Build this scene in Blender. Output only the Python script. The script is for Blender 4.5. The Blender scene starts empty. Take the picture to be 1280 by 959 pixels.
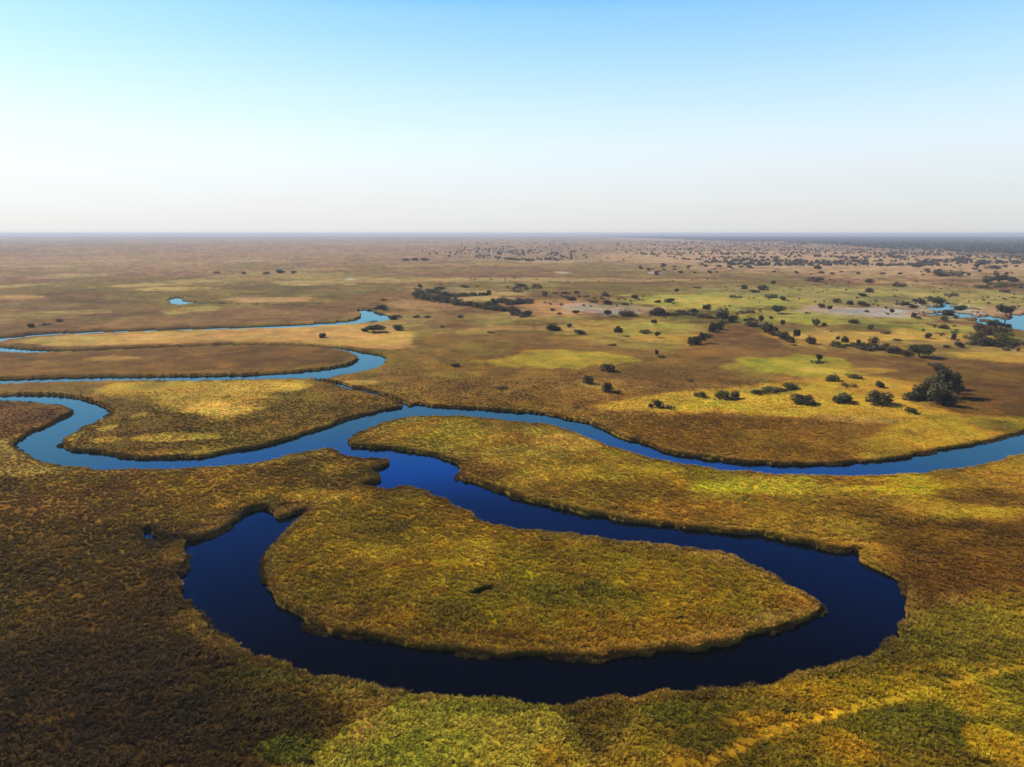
import bpy, math, random
import numpy as np

rng = np.random.default_rng(7)
random.seed(7)
C = bpy.context.scene.collection
scene = bpy.context.scene

# ------------------------------------------------------------------ camera
H = 70.0                       # flying height in metres
FPX = 850.0                    # focal length in pixels of a 1280 px wide photograph
PITCH = math.atan(188.0 / FPX)
cam = bpy.data.cameras.new('camera'); cam.lens = FPX / 1280 * 36; cam.sensor_width = 36
cam.clip_start = 0.5; cam.clip_end = 200000
co = bpy.data.objects.new('camera', cam); C.objects.link(co)
co.location = (0, 0, H); co.rotation_euler = (math.pi / 2 - PITCH, 0, 0)
scene.camera = co
TOP = 1.05                     # height of the reed tops over the water

def ground(u, v, z=TOP):
    """where on the marsh a direction seen from the aircraft meets the ground (metres)"""
    u = np.asarray(u, float); v = np.asarray(v, float)
    dx = u - 640; dy = FPX * math.cos(PITCH) + (479.5 - v) * math.sin(PITCH)
    dz = -FPX * math.sin(PITCH) + (479.5 - v) * math.cos(PITCH)
    t = (H - z) / np.maximum(-dz, 1e-3)
    return dx * t, dy * t

def reach(u, v):
    x, y = ground(u, v)
    depth = y * math.cos(PITCH) + (H - TOP) * math.sin(PITCH)
    return x, y, depth / FPX       # metres per pixel there

# ------------------------------------------------------------------ noise
TAB = rng.random((512, 512)).astype(np.float32)
def vnoise(x, y, s):
    x = x + 37.7 * s; y = y + 91.3 * s
    xi = np.floor(x); yi = np.floor(y)
    fx = (x - xi).astype(np.float32); fy = (y - yi).astype(np.float32)
    fx = fx * fx * (3 - 2 * fx); fy = fy * fy * (3 - 2 * fy)
    xi = xi.astype(np.int64) & 511; yi = yi.astype(np.int64) & 511
    x1 = (xi + 1) & 511; y1 = (yi + 1) & 511
    a = TAB[xi, yi]; b = TAB[x1, yi]; c = TAB[xi, y1]; d = TAB[x1, y1]
    return (a + (b - a) * fx) * (1 - fy) + (c + (d - c) * fx) * fy
def fbm(x, y, size, octs=4, s=1.0, gain=0.5):
    ca, sa = math.cos(0.6), math.sin(0.6)
    out = 0; amp = 1; tot = 0; px = x / size; py = y / size
    for k in range(octs):
        out = out + amp * vnoise(px, py, s + k); tot += amp; amp *= gain
        px, py = (px * ca - py * sa) * 2.03, (px * sa + py * ca) * 2.03
    return out / tot
def sstep(a, b, x):
    t = np.clip((x - a) / (b - a), 0, 1); return t * t * (3 - 2 * t)

# ------------------------------------------------------------------ the marsh grid (one sheet, finer where it is near)
az = np.concatenate([np.arange(-180, -66, 3.0), np.arange(-66, -44, 0.4), np.arange(-44, 44, 0.062),
                     np.arange(44, 66, 0.4), np.arange(66, 180.01, 3.0)])
az = np.radians(np.unique(np.round(az, 4)))
inv = np.linspace(1 / 66.0, 1 / 9000.0, 960)
rr = np.concatenate([[0.5, 15, 30, 42, 52, 60], 1 / inv, [10500, 12500, 15500, 20000, 28000, 40000, 62000]])
NR, NC = len(rr), len(az)
A2, R2 = np.meshgrid(az, rr)
GX = R2 * np.sin(A2); GY = R2 * np.cos(A2)
# two noises used to fray every boundary
W1 = fbm(GX, GY, 22, 3, 3) - 0.5
W2 = fbm(GX, GY, 4.0, 3, 9) - 0.5
W3 = fbm(GX, GY, 160, 4, 15) - 0.5

def smooth(pts, closed=True, n=1):
    p = np.array(pts, float)
    for _ in range(n):
        q = np.roll(p, -1, 0)
        p = np.stack([p * .75 + q * .25, p * .25 + q * .75], 1).reshape(-1, 2)
    return p
def to_ground(pts, n=1):
    p = smooth(pts, n=n); x, y = ground(p[:, 0], p[:, 1])
    return np.stack([x, y], 1)
def signed(poly, cap):
    """signed distance to a ground polygon on the grid: negative inside, clipped at cap"""
    P = poly; Q = np.roll(P, -1, 0)
    inside = np.zeros((NR, NC), bool)
    dist = np.full((NR, NC), cap, np.float32)
    for (x0, y0), (x1, y1) in zip(P, Q):
        L = math.hypot(x1 - x0, y1 - y0); n = max(1, int(L / 6))
        ts = np.linspace(0, 1, n + 1)
        sx = x0 + (x1 - x0) * ts; sy = y0 + (y1 - y0) * ts
        for k in range(n):
            ax, ay, bx, by = sx[k], sy[k], sx[k + 1], sy[k + 1]
            a0, a1 = math.atan2(ax, ay), math.atan2(bx, by); r0, r1 = math.hypot(ax, ay), math.hypot(bx, by)
            lo, hi = (a0, a1) if a0 < a1 else (a1, a0)
            c0, c1 = np.searchsorted(az, lo, 'left'), np.searchsorted(az, hi, 'left')
            if c1 > c0:
                aa = az[c0:c1]; f = (aa - a0) / (a1 - a0); rc = r0 + (r1 - r0) * f
                rows = np.searchsorted(rr, rc)
                for c, q in zip(range(c0, c1), rows): inside[q:, c] ^= True
        # distance, in the piece of the grid around this edge
        m = 8 if L > 40 else 1
        for k in range(m):
            ax, ay = x0 + (x1 - x0) * k / m, y0 + (y1 - y0) * k / m; bx, by = x0 + (x1 - x0) * (k + 1) / m, y0 + (y1 - y0) * (k + 1) / m
            r0, r1 = math.hypot(ax, ay), math.hypot(bx, by); a0, a1 = math.atan2(ax, ay), math.atan2(bx, by)
            rmin = max(min(r0, r1) - cap, 5); rmax = max(r0, r1) + cap; da = cap / rmin
            i0, i1 = np.searchsorted(rr, rmin), np.searchsorted(rr, rmax) + 1
            j0, j1 = np.searchsorted(az, min(a0, a1) - da), np.searchsorted(az, max(a0, a1) + da) + 1
            X = GX[i0:i1, j0:j1]; Y = GY[i0:i1, j0:j1]
            ex, ey = bx - ax, by - ay; ll = ex * ex + ey * ey + 1e-9
            t = np.clip(((X - ax) * ex + (Y - ay) * ey) / ll, 0, 1)
            d = np.hypot(X - ax - t * ex, Y - ay - t * ey)
            sub = dist[i0:i1, j0:j1]; np.minimum(sub, d, out=sub)
    return np.where(inside, -dist, dist)

# ------------------------------------------------------------------ the river: outlines of the reed edges
RIVER = [(-330,500),(-150,494),(-20,493),(40,491),(85,494),(115,500),(135,507),(139,512),(132,520),(115,528),(95,536),(82,545),(76,553),(80,559),(92,562),(125,564.5),(150,568),
(175,570),(207,569),(250,568),(287,561),(320,556),(331,554),(362,546),(394,536),(425,524),(456,516),(487,510),(512,506),(518,503),(530,504),(544,507),(581,508),(628,511),(669,514),
(700,519),(713,522.5),(738,526),(750,530.5),(766,540),(779,547),(803,551),(825,560),(846,565),(886,570.5),(925,576),(980,579),(1050,578),(1097,573.5),(1125,571),(1156,565),(1179,560),
(1214,555),(1238,549),(1261,543),(1280,537),(1330,525),(1420,508),(1600,490),(1600,506),(1420,528),(1330,550),(1280,564),(1261,570),(1238,577),(1214,582),(1179,587),(1144,589.5),(1097,591.5),
(1074,593),(1027,592.5),(980,591),(926,589),(899,586.5),(867,581),(833,576),(806,570),(780,561),(761,556),(740,546),(713,537),(687,530.5),(659,526.5),(612,521),(566,518),(519,519),(487,524),
(462,533),(441,544),(433,551),(438,555.5),(456,557),(487,557.5),(494,560),(531,565),(550,569),(570,577),(574,586),(570.5,592),(576,598),(600,602),(628,613),(653,621),(675,626),(700,633),
(713,636),(753,641),(774,646),(806,650),(833,655),(867,659.5),(899,661.5),(939,663),(980,671.5),(1012,677),(1033,683),(1057,688),(1073,684),(1070,691),(1076,697),(1089,705),(1110,713),
(1123,723),(1130,735),(1127,749),(1129,764.5),(1138,771),(1128,775),(1122,783),(1121,790),(1105,799),(1099,808),(1059,823.5),(1028,834),(993,841),(953,849),(912,857),(851,859.5),(806,865),
(793,869),(788,873),(779,866),(750,866),(734,869),(722,875),(713,881),(707,872),(660,870),(620,869),(552,865),(534,862),(520,868),(505,866),(473,859.5),(438,851.5),(414,846),(388,837),(353,825),
(337,819),(308,808),(284,799),(265,784),(243,763.5),(230,741),(225,716),(226,703),(230,690),(234,681),(232,677),(236,672.5),(245,671),(257,666),(275,659),(300,643),(312.5,636),(325,631),(338,632),
(344,640),(351,643.5),(362.5,640),(375,634),(386,632),(385,640),(370,649),(360,659),(348,668),(340,679),(332.5,692.5),(328.5,707.5),(327.5,725),(337.5,744),(355,760),(380,772.5),(400,782.5),
(437.5,792),(482.5,800.5),(520,808),(579,813.5),(632,818.5),(686,818),(731,819.5),(769,814),(816,809),(859,807.5),(912,801),(939,788),(965,783),(993,774.5),(1022,766.5),(1027,756),(1014,741),(993,732),
(979,726),(952,710),(926,698),(907,691),(872,684.5),(851,683),(819,678),(780,674),(740,671.5),(700,665.5),(659,658),(628,657),(609,649),(581,635),(550,621),(519,607),(500,605.5),(481,610),(456,605),
(452,602),(469,600.5),(480,596),(471,590),(470,586),(484,582),(494,575.5),(487.5,570),(428,569),(423,561.5),(394,561.5),(362.5,569),(331,576),(300,581),(275,582.5),(212,585.5),(162,586),(105,584),
(75,580),(50,574),(25,560),(17,556),(22,549),(37,538),(57,530),(75,521),(85,516),(87.5,510),(75,505),(45,501),(12,499.5),(-150,501),(-330,507)]
CHANNEL = [(-300,480),(-20,472.5),(25,470.5),(100,468),(200,468),(320,466),(350,464.5),(400,460),(430,456),(445,451),(448,446),(440,441),(425,437),(400,433.8),(350,432),(300,431.5),(250,432.5),
(200,434.6),(125,438),(70,440.5),(20,441),(-20,437),(-200,432),(-200,427),(-20,429),(12,432),(42,435),(75,436),(125,435),(200,431.8),(250,429.8),(320,429),(350,429.3),(400,431),(420,432),
(440,435),(450,438),(472,440.5),(482,443.5),(485,447),(480,455),(468,460),(450,464.5),(425,469),(412,473),(405,474),(398,472.5),(350,473),(300,474.5),(225,475.5),(175,475),(75,477),(20,479),(-20,481),(-300,490)]
UPPER = [(-20,421.5),(0,420),(37,416.5),(100,412.5),(175,410.5),(275,407.5),(320,406),(350,404.6),(400,402.6),(440,399.5),(451,395),(451,391),(446,388),(450,386),(463,386),(475,390),(488,394),
(494,399),(478,401),(468,402.6),(455,403),(425,406),(375,408.8),(320,410.6),(275,411.5),(175,414),(100,417),(37,420.5),(5,425),(-4,430),(-20,433)]
FAR_POOL = [(206,375.5),(215,371.5),(232,371),(236,375),(262,378),(262,379.5),(240,379),(225,381),(208,379.5)]
FAR_CUT = [(240,370),(300,367.2),(380,365.5),(450,364.3),(520,360.3),(520,361.6),(450,366),(380,367.2),(300,369),(240,372)]
CREEK = [(386,471),(400,472.5),(425,477.5),(440,482),(462,486.5),(492,494),(512,505),(506,505.5),(488,497),(460,489),(436,484.5),(424,481),(410,476.5),(398,475)]
POOL = [(181,662),(186,660),(192,665),(200,666),(206,669),(215,671),(236,671.8),(236,675.4),(214,674),(205,676),(194,680),(188,676),(182,670)]
HOLLOW = [(591,739.5),(597,736),(606,733.5),(616,732.5),(613,735),(604,737.5),(596,741)]
BLUE_POOL = [(1214,399),(1224,393),(1245,394.5),(1262,396),(1290,389),(1340,390),(1340,420),(1280,416),(1262,412),(1245,411),(1232,408),(1222,403)]
FLATS = [(1038,386),(1060,384),(1110,386),(1138,390),(1134,396),(1100,397),(1075,393),(1045,391)]
FLATS_B = [(1156,380),(1188,376),(1212,388),(1222,396),(1198,399),(1160,391)]
FLATS_C = [(712,382.5),(745,380.5),(765,387),(802,393),(770,394.5),(735,391)]
STREAK = [(808,341),(820,339.3),(828,340.6),(820,342.6)]
STREAK_B = [(694,341.5),(704,339.6),(716,341),(704,343)]
STREAK_C = [(430,349.4),(440,347.4),(446,349.2),(438,351)]

WATER = np.full((NR, NC), 99.0, np.float32)
def add_water(pts, n=1, fray=(0.9, 1.3), cap=14, off=.4):
    s = signed(to_ground(pts, n), cap)
    s = s + W2 * fray[0] * 2 + W1 * fray[1] * 2 - off
    np.minimum(WATER, s, out=WATER)
add_water(RIVER, 1, (1.25, 1.2)); add_water(CHANNEL, 1, (1.1, 1.3), off=-.5); add_water(UPPER, 1, (1.1, 1.3), off=-.6)
add_water(FAR_POOL, 0, (2, 5), 30, off=-2); add_water([(240,377),(275,378.4),(335,379.5),(335,380.5),(275,379.9),(240,379)], 0, (1.5, 4), off=-.5); add_water(CREEK, 0, (1.2, 2.0))
add_water(POOL, 0, (1.6, 1.6)); add_water(HOLLOW, 0, (.4, .4)); add_water(BLUE_POOL, 1, (5, 18), 60)
add_water(FLATS_B, 1, (9, 40), 60)


# ------------------------------------------------------------------ colours of the vegetation (albedo)
def alb(r, g, b, k=1.0):
    return np.array([((c / 255 + .055) / 1.055) ** 2.4 if c > 10 else c / 255 / 12.92 for c in (r, g, b)], np.float32) * k
KM = 1.0
COL = np.zeros((NR, NC, 3), np.float32)
BROWN, OLIVE = alb(122, 90, 54), alb(116, 98, 46)
m = sstep(.40, .60, W3 + .5)[..., None]
COL[:] = BROWN * (1 - m) + OLIVE * m
# broad natural mosaic: yellow-green and pale straw meadows, tawny patches
n1 = fbm(GX, GY, 230, 4, 31); n2 = fbm(GX, GY, 120, 4, 41); n3 = fbm(GX, GY, 60, 3, 51)
n4 = fbm(GX, GY * 0.45, 420, 4, 77)
def lay(w, c):
    w = np.asarray(w)[..., None]; COL[:] = COL * (1 - w) + c * w
lay(sstep(.60, .70, n1) * .6, alb(158, 138, 80))
lay(sstep(.64, .72, n2) * .5, alb(136, 128, 70))
lay(sstep(.60, .72, n4) * .55, alb(176, 146, 108))
lay(sstep(.58, .70, n3) * .35, alb(96, 66, 42))

def zone(pts, c, soft=6.0, k=1.0, fray=1.6):
    s = signed(to_ground(pts, 1), soft * 3)
    s = s + W1 * soft * fray * 1.6 + W2 * min(soft, 5) * fray
    lay(sstep(soft, -soft, s) * k, alb(*c))
def patch(u, v, ru, rv, c, k=0.9, soft=.35, fray=.9):
    x0, y0 = ground(u, v + rv); x1, y1 = ground(u, v - rv)
    cy = (y0 + y1) / 2; ry = (y1 - y0) / 2; cx, _ = ground(u, v); xa, _ = ground(u + ru, v); rx = xa - cx
    big = max(rx, ry) + 1; i0 = np.searchsorted(rr, max(5, y0 * .6 - big)); i1 = np.searchsorted(rr, math.hypot(abs(cx) + 2 * rx, y1 + ry) * 1.2) + 1
    X = GX[i0:i1]; Y = GY[i0:i1]
    shear = (X - cx) / rx
    q = np.hypot(shear, (Y - cy) / ry) + W1[i0:i1] * fray * 1.3 + W3[i0:i1] * fray * .8 + W2[i0:i1] * fray * .35
    soft = soft * .55; w = (sstep(1 + soft, 1 - soft, q) * k)[..., None]
    COL[i0:i1] = COL[i0:i1] * (1 - w) + alb(*c) * w
def line(pts, width, c, k=.9):
    p = np.array(pts, float); x, y = ground(p[:, 0], p[:, 1]); P = np.stack([x, y], 1)
    s = np.full((NR, NC), 50., np.float32)
    for (ax, ay), (bx, by) in zip(P[:-1], P[1:]):
        ex, ey = bx - ax, by - ay; rmin = min(math.hypot(ax, ay), math.hypot(bx, by)) - 12; rmax = max(math.hypot(ax, ay), math.hypot(bx, by)) + 12
        i0, i1 = np.searchsorted(rr, rmin), np.searchsorted(rr, rmax); X = GX[i0:i1]; Y = GY[i0:i1]
        t = np.clip(((X - ax) * ex + (Y - ay) * ey) / (ex * ex + ey * ey), 0, 1)
        np.minimum(s[i0:i1], np.hypot(X - ax - t * ex, Y - ay - t * ey), out=s[i0:i1])
    s = s + W2 * width * 1.0
    lay(sstep(width, width * .3, s) * k, alb(*c)); return s

# --- far plain
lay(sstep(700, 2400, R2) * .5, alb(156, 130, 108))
patch(1090, 329, 300, 15, (196, 164, 128), .75, .5)
patch(900, 322, 130, 8, (186, 152, 124), .7, .5)
patch(640, 318, 90, 7, (150, 128, 108), .6, .5)
patch(300, 320, 330, 14, (150, 122, 100), .5, .5)
for u, v, ru, rv, c in [(185,357,42,3.2,(172,152,90)),(215,361,50,3,(190,160,104)),(385,354.5,60,3.5,(176,156,100)),(20,358,24,3,(176,152,96)),(95,345,40,2,(160,140,100)),(60,333,40,2,(165,140,110)),
                        (20,372,34,2.2,(170,140,92)),(100,390,34,2.2,(166,140,84)),(40,381,70,3,(134,118,70)),(245,388,32,4.5,(170,146,84)),(340,375,60,3.5,(186,150,106)),(600,350,110,3,(166,142,96)),(720,350,110,2.6,(172,148,100)),
                        (470,352,60,2.5,(160,138,92)),(560,362,60,4,(146,124,84)),(240,352,40,2,(160,138,92)),(620,367,44,2.6,(178,158,96)),(600,374,40,2.6,(182,156,100)),(640,396,60,4,(150,128,72)),
                        (330,326,60,1.6,(172,146,120)),(120,327,50,1.4,(168,142,118)),(700,327,60,1.6,(176,150,124)),(500,300,90,1.0,(140,116,110)),(820,300,60,1.0,(190,164,150))]:
    patch(u, v, ru, rv, c, .85, .4)
line([(236, 371), (300, 368), (380, 366.3), (450, 365), (520, 361)], 5, (62, 50, 34), .8)
line([(262, 379), (320, 379.5), (375, 383.3), (448, 387)], 4, (62, 50, 34), .8)
for f_ in (STREAK, STREAK_B, STREAK_C): zone(f_, (214, 204, 196), 8, .8)
# --- meadows on the right
patch(1085, 372, 230, 15, (152, 144, 82), .8, .4)
patch(900, 378, 110, 11, (164, 158, 70), .9, .3)
patch(880, 377, 60, 4, (186, 170, 78), .8, .4)
patch(1030, 398, 150, 11, (160, 152, 70), .85, .3)
patch(1175, 412, 80, 8, (162, 150, 66), .85, .3)
patch(1000, 402, 40, 4, (170, 160, 66), .8, .4)
patch(1210, 375, 90, 9, (158, 142, 84), .7, .4)
patch(1090, 408, 42, 4, (98, 100, 52), .75, .4)
patch(1110, 373, 34, 4, (92, 92, 56), .75, .4)
patch(1080, 421, 150, 6, (206, 168, 88), .85, .35)
patch(1010, 430, 90, 5, (176, 138, 70), .7, .35)
patch(800, 411, 105, 12, (166, 144, 72), .9, .3)
patch(815, 407, 55, 4, (158, 152, 64), .7, .4)
patch(850, 425, 56, 6, (196, 158, 82), .85, .35)
patch(800, 440, 50, 4.5, (168, 142, 74), .8, .35)
patch(700, 385, 55, 10, (182, 138, 92), .85, .35)
patch(690, 392, 45, 4, (190, 140, 96), .8, .35)
patch(765, 388, 65, 6, (172, 150, 132), .75, .4)
patch(655, 411, 60, 3.5, (176, 138, 92), .75, .4)
patch(590, 416, 26, 3, (160, 140, 72), .7, .4)
patch(1080, 391, 75, 7, (186, 160, 140), .8, .4)
patch(1185, 388, 50, 8, (178, 162, 138), .8, .4)
patch(1250, 388, 45, 5, (190, 158, 124), .8, .4)
zone([(905,408),(935,405),(960,420),(1010,436),(1080,443),(1180,449),(1290,452),(1290,468),(1190,474),(1050,462),(990,452),(880,456),(800,448),(860,432),(885,418)], (122,86,52), 8)
zone([(490,442),(530,418),(640,418),(760,430),(850,440),(940,452),(960,468),(900,482),(830,486),(740,506),(640,504),(540,499),(470,478)], (120,88,50), 9, .9)
patch(900, 441, 50, 4, (146, 92, 58), .7, .4)
patch(560, 440, 80, 16, (118, 98, 48), .7, .45)
patch(580, 473, 90, 16, (112, 80, 44), .7, .45)
patch(800, 470, 70, 12, (108, 76, 46), .7, .45)
patch(688, 449.5, 76, 9.5, (164, 144, 60), .9, .3, 1.3)
patch(560, 468, 36, 4, (140, 116, 62), .6, .4)
patch(940, 461, 40, 8, (146, 132, 58), .75, .35)
patch(1002, 459, 62, 12, (150, 142, 52), .92, .25)
patch(1060, 464, 50, 4, (186, 156, 78), .75, .35)
patch(1255, 447, 52, 5.5, (186, 152, 72), .9, .3)
zone([(1190,470),(1250,458),(1400,450),(1400,515),(1280,524),(1180,516),(1160,505)], (112,74,40), 5)
patch(1240, 468, 60, 10, (116, 92, 44), .7, .4)
patch(750, 478, 28, 6, (142, 120, 70), .55, .4)
zone([(720,507),(800,498),(860,486),(930,486),(1000,474),(1080,470),(1160,480),(1130,500),(1180,512),(1200,520),(1130,522),(1000,520),(900,517),(820,512)], (184,148,66), 4)
patch(880, 500, 46, 8, (164, 134, 58), .6, .4)
patch(960, 489, 36, 4, (120, 116, 58), .7, .4)
patch(1080, 497, 70, 12, (196, 156, 70), .7, .4)
patch(985, 512, 120, 6, (160, 132, 56), .6, .4)
zone([(740,524),(830,514),(1000,522),(1120,524),(1120,560),(1050,574),(980,577),(886,568),(800,548)], (116,80,34), 4)
patch(1000, 545, 90, 10, (126, 90, 36), .6, .5)
zone([(1120,523),(1200,518),(1300,524),(1300,532),(1200,554),(1120,568),(1070,570)], (152,126,50), 4)
patch(1262, 533, 36, 9, (104, 98, 44), .8, .4)
patch(760, 543, 22, 5, (176, 138, 76), .5, .4)
for f_ in (FLATS, FLATS_B, FLATS_C): zone(f_, (190, 190, 196), 16, .75 if f_ is not FLATS_C else .4, 2.4)
# --- between the channels on the left
zone([(0,442),(125,439),(250,434.5),(400,436.5),(446,447),(400,458),(200,466),(0,470),(-300,475),(-300,436)], (116,82,46), 4)
patch(135, 448.5, 28, 2, (176, 140, 84), .6, .4)
zone([(20,426),(100,418),(275,412.5),(440,405),(500,408),(520,422),(500,438),(450,433),(320,427.5),(125,432.5),(40,432)], (192,154,96), 4)
patch(90, 425.5, 55, 4, (168, 148, 80), .8, .4)
patch(420, 421, 80, 5, (202, 158, 104), .6, .5)
patch(480, 432, 30, 4, (206, 158, 108), .6, .4)
zone([(290,386),(380,387),(440,392),(445,398),(380,402),(290,405),(200,408),(100,410),(100,404),(200,396)], (128,98,62), 6)
patch(530, 382, 40, 6, (180, 140, 96), .7, .4)
zone([(-300,486),(0,481),(110,478),(180,478),(130,498),(85,492),(0,491),(-300,494)], (114,88,52), 3)
zone([(-300,500),(12,501),(70,505),(85,512),(75,521),(40,535),(17,552),(-300,556)], (104,64,36), 3)
zone([(139,512),(128,497),(200,476),(380,474),(440,487),(515,503),(425,524),(331,554),(207,569),(92,561),(80,550),(110,530)], (104,82,36), 4)
zone([(128,484),(160,478),(260,476),(375,474.5),(382,481),(345,494),(325,506),(300,518),(265,519),(225,510),(180,504),(140,498)], (168,142,72), 5, .9, 2.6)
patch(285, 509, 40, 8, (216, 176, 108), .85, .35, 1.1)
patch(330, 483, 44, 6, (196, 162, 84), .75, .4, 1.1)
patch(228, 546, 46, 6, (208, 172, 96), .85, .3, 1.1)
patch(134, 534, 10, 3.5, (184, 156, 92), .8, .3)
patch(132, 549, 15, 3, (160, 134, 74), .7, .3)
patch(173, 519, 9, 4, (160, 134, 76), .7, .3)
patch(84, 548, 8, 8, (150, 136, 44), .7, .35)
patch(445, 478, 26, 3, (184, 152, 90), .7, .35)
# --- the broad foreground
zone([(434,552),(519,521),(612,523),(700,534),(780,563),(867,583),(980,593),(1144,591),(1280,566),(1500,540),(1500,700),(1280,690),(1160,720),(1130,735),(1089,705),(980,671),(806,650),(675,625),(576,590),(531,565)], (132,108,44), 3)
patch(510, 545, 70, 18, (134, 112, 44), .6, .5)
patch(640, 560, 90, 22, (144, 126, 62), .8, .45)
patch(705, 553, 36, 9, (206, 170, 100), .8, .5)
patch(660, 594, 28, 8, (164, 132, 76), .6, .5)
patch(740, 590, 100, 9, (158, 134, 54), .6, .5)
patch(790, 612, 120, 12, (112, 82, 32), .7, .5)
patch(860, 636, 120, 14, (132, 92, 36), .7, .5)
patch(600, 585, 60, 12, (118, 86, 40), .7, .5)
patch(960, 608, 105, 12, (176, 154, 56), .85, .45)
patch(1010, 640, 90, 12, (146, 120, 40), .7, .5)
patch(1130, 605, 75, 12, (188, 162, 54), .85, .4)
patch(1060, 602, 40, 5, (98, 62, 24), .7, .4)
patch(1080, 640, 90, 16, (116, 78, 30), .7, .5)
patch(1050, 655, 34, 16, (158, 138, 54), .6, .5)
patch(1240, 622, 60, 12, (84, 54, 24), .75, .4)
patch(1215, 600, 50, 8, (128, 104, 44), .7, .4)
patch(1230, 640, 80, 7, (148, 124, 40), .8, .35)
zone([(1085,660),(1140,640),(1230,650),(1320,640),(1320,720),(1270,735),(1190,745),(1180,770),(1140,765),(1132,735),(1110,705)], (102,66,24), 3)
patch(1150, 665, 60, 18, (120, 84, 32), .6, .5)
patch(1215, 668, 30, 10, (132, 100, 38), .5, .5)
patch(1195, 715, 70, 30, (96, 58, 20), .6, .5)
zone([(386,634),(450,605),(500,608),(550,623),(609,651),(700,668),(819,680),(907,693),(1000,738),(1024,756),(993,773),(859,805),(731,817),(520,806),(400,780),(339,742),(329,707),(342,679)], (122,100,24), 3)
patch(450, 690, 60, 16, (136, 112, 32), .6, .5)
patch(480, 688, 40, 12, (164, 136, 44), .7, .5)
patch(590, 690, 26, 20, (178, 146, 54), .8, .5)
patch(565, 703, 32, 7, (180, 146, 44), .8, .5)
patch(500, 735, 46, 12, (134, 108, 26), .6, .5)
patch(430, 760, 50, 12, (114, 86, 30), .6, .5)
patch(500, 790, 60, 9, (98, 68, 26), .6, .4)
patch(500, 706, 70, 4, (140, 84, 26), .6, .4)
patch(548, 739, 16, 3, (140, 88, 30), .7, .4)
patch(415, 645, 30, 12, (124, 106, 34), .6, .5)
patch(880, 730, 12, 26, (134, 100, 30), .5, .5)
patch(985, 755, 40, 12, (134, 88, 28), .75, .4)
patch(720, 700, 120, 22, (118, 99, 24), .6, .5)
patch(720, 745, 110, 18, (100, 88, 18), .6, .5)
patch(700, 795, 180, 10, (112, 87, 27), .6, .5)
patch(900, 775, 60, 18, (116, 86, 26), .6, .5)
patch(640, 725, 50, 14, (118, 98, 24), .5, .5)
line([(327,707),(337,744),(380,772),(437,791),(520,807),(632,818),(731,819),(859,807),(940,786),(1022,766)], 4.0, (128, 100, 42), .35)
# left of the loop
zone([(-400,592),(60,592),(200,590),(330,580),(420,566),(490,573),(470,592),(450,605),(386,630),(345,640),(325,628),(300,640),(232,672),(226,712),(265,790),(350,828),(510,868),(470,905),(380,1000),(200,1300),(-700,1300)], (92,67,21), 4)
zone([(60,594),(200,592),(330,584),(420,570),(486,574),(466,596),(440,604),(386,628),(325,626),(270,655),(235,666),(160,650),(110,640),(40,630)], (114,90,32), 6)
patch(120, 622, 90, 22, (108, 74, 36), .7, .5)
patch(60, 640, 90, 14, (96, 66, 30), .6, .5)
patch(170, 655, 60, 10, (104, 72, 34), .6, .5)
patch(360, 615, 60, 10, (140, 114, 34), .7, .45)
patch(395, 620, 50, 8, (186, 146, 70), .85, .45)
patch(460, 590, 30, 8, (110, 90, 30), .6, .5)
patch(215, 690, 20, 8, (128, 94, 28), .7, .4)
patch(60, 735, 160, 40, (86, 67, 22), .6, .5)
patch(180, 780, 60, 60, (84, 62, 20), .6, .5)
patch(60, 850, 200, 60, (44, 30, 9), .75, .5)
patch(100, 935, 260, 40, (36, 25, 8), .75, .5)
patch(330, 900, 120, 40, (52, 42, 12), .7, .5)
patch(330, 845, 60, 10, (82, 74, 26), .6, .5)
# along the bottom
zone([(520,869),(714,881),(735,920),(745,1010),(700,1100),(330,1100),(370,950),(430,915),(480,892)], (150,140,66), 2)
patch(600, 930, 60, 30, (166, 148, 76), .6, .5)
patch(520, 940, 80, 30, (128, 134, 56), .6, .5)
patch(580, 885, 80, 8, (88, 88, 36), .6, .4)
patch(375, 935, 50, 20, (84, 88, 32), .7, .4)
patch(385, 952, 16, 8, (36, 30, 16), .8, .4)
zone([(714,880),(735,870),(782,868),(800,895),(790,925),(750,950),(725,935),(700,900)], (86,72,30), 2)
zone([(790,873),(851,861),(953,851),(1060,826),(1100,810),(1121,791),(1132,775),(1150,768),(1190,748),(1320,735),(1500,900),(1500,1200),(700,1200),(740,960),(800,910)], (112,98,32), 2)
patch(960, 870, 120, 16, (92, 82, 34), .6, .5)
patch(850, 890, 50, 16, (86, 92, 34), .7, .5)
patch(1120, 840, 70, 14, (94, 82, 32), .7, .5)
patch(1200, 770, 60, 14, (100, 88, 34), .6, .5)
patch(1100, 860, 120, 16, (150, 122, 30), .8, .45)
patch(1200, 835, 90, 8, (144, 118, 34), .7, .45)
patch(1230, 800, 70, 14, (98, 90, 36), .6, .5)
patch(1150, 910, 110, 26, (78, 74, 28), .7, .5)
patch(1060, 935, 30, 20, (150, 120, 34), .7, .5)
patch(1250, 930, 34, 24, (186, 146, 40), .8, .5)
patch(1230, 885, 40, 14, (150, 122, 36), .6, .5)
patch(900, 925, 60, 18, (84, 84, 30), .6, .5)
patch(960, 900, 50, 10, (140, 112, 32), .6, .5)
patch(850, 945, 24, 12, (150, 116, 40), .7, .5)
patch(690, 945, 24, 16, (140, 112, 36), .7, .5)
TRACK = [(880, 958), (915, 937), (960, 915), (1000, 900), (1060, 885), (1130, 868), (1180, 856), (1240, 840), (1330, 820), (1450, 800)]
trk = line(TRACK, 1.4, (170, 138, 52), .75)
line([(395, 945), (430, 914), (446, 905), (480, 893), (505, 880), (518, 868)], 1.0, (150, 142, 60), .8)
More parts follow.
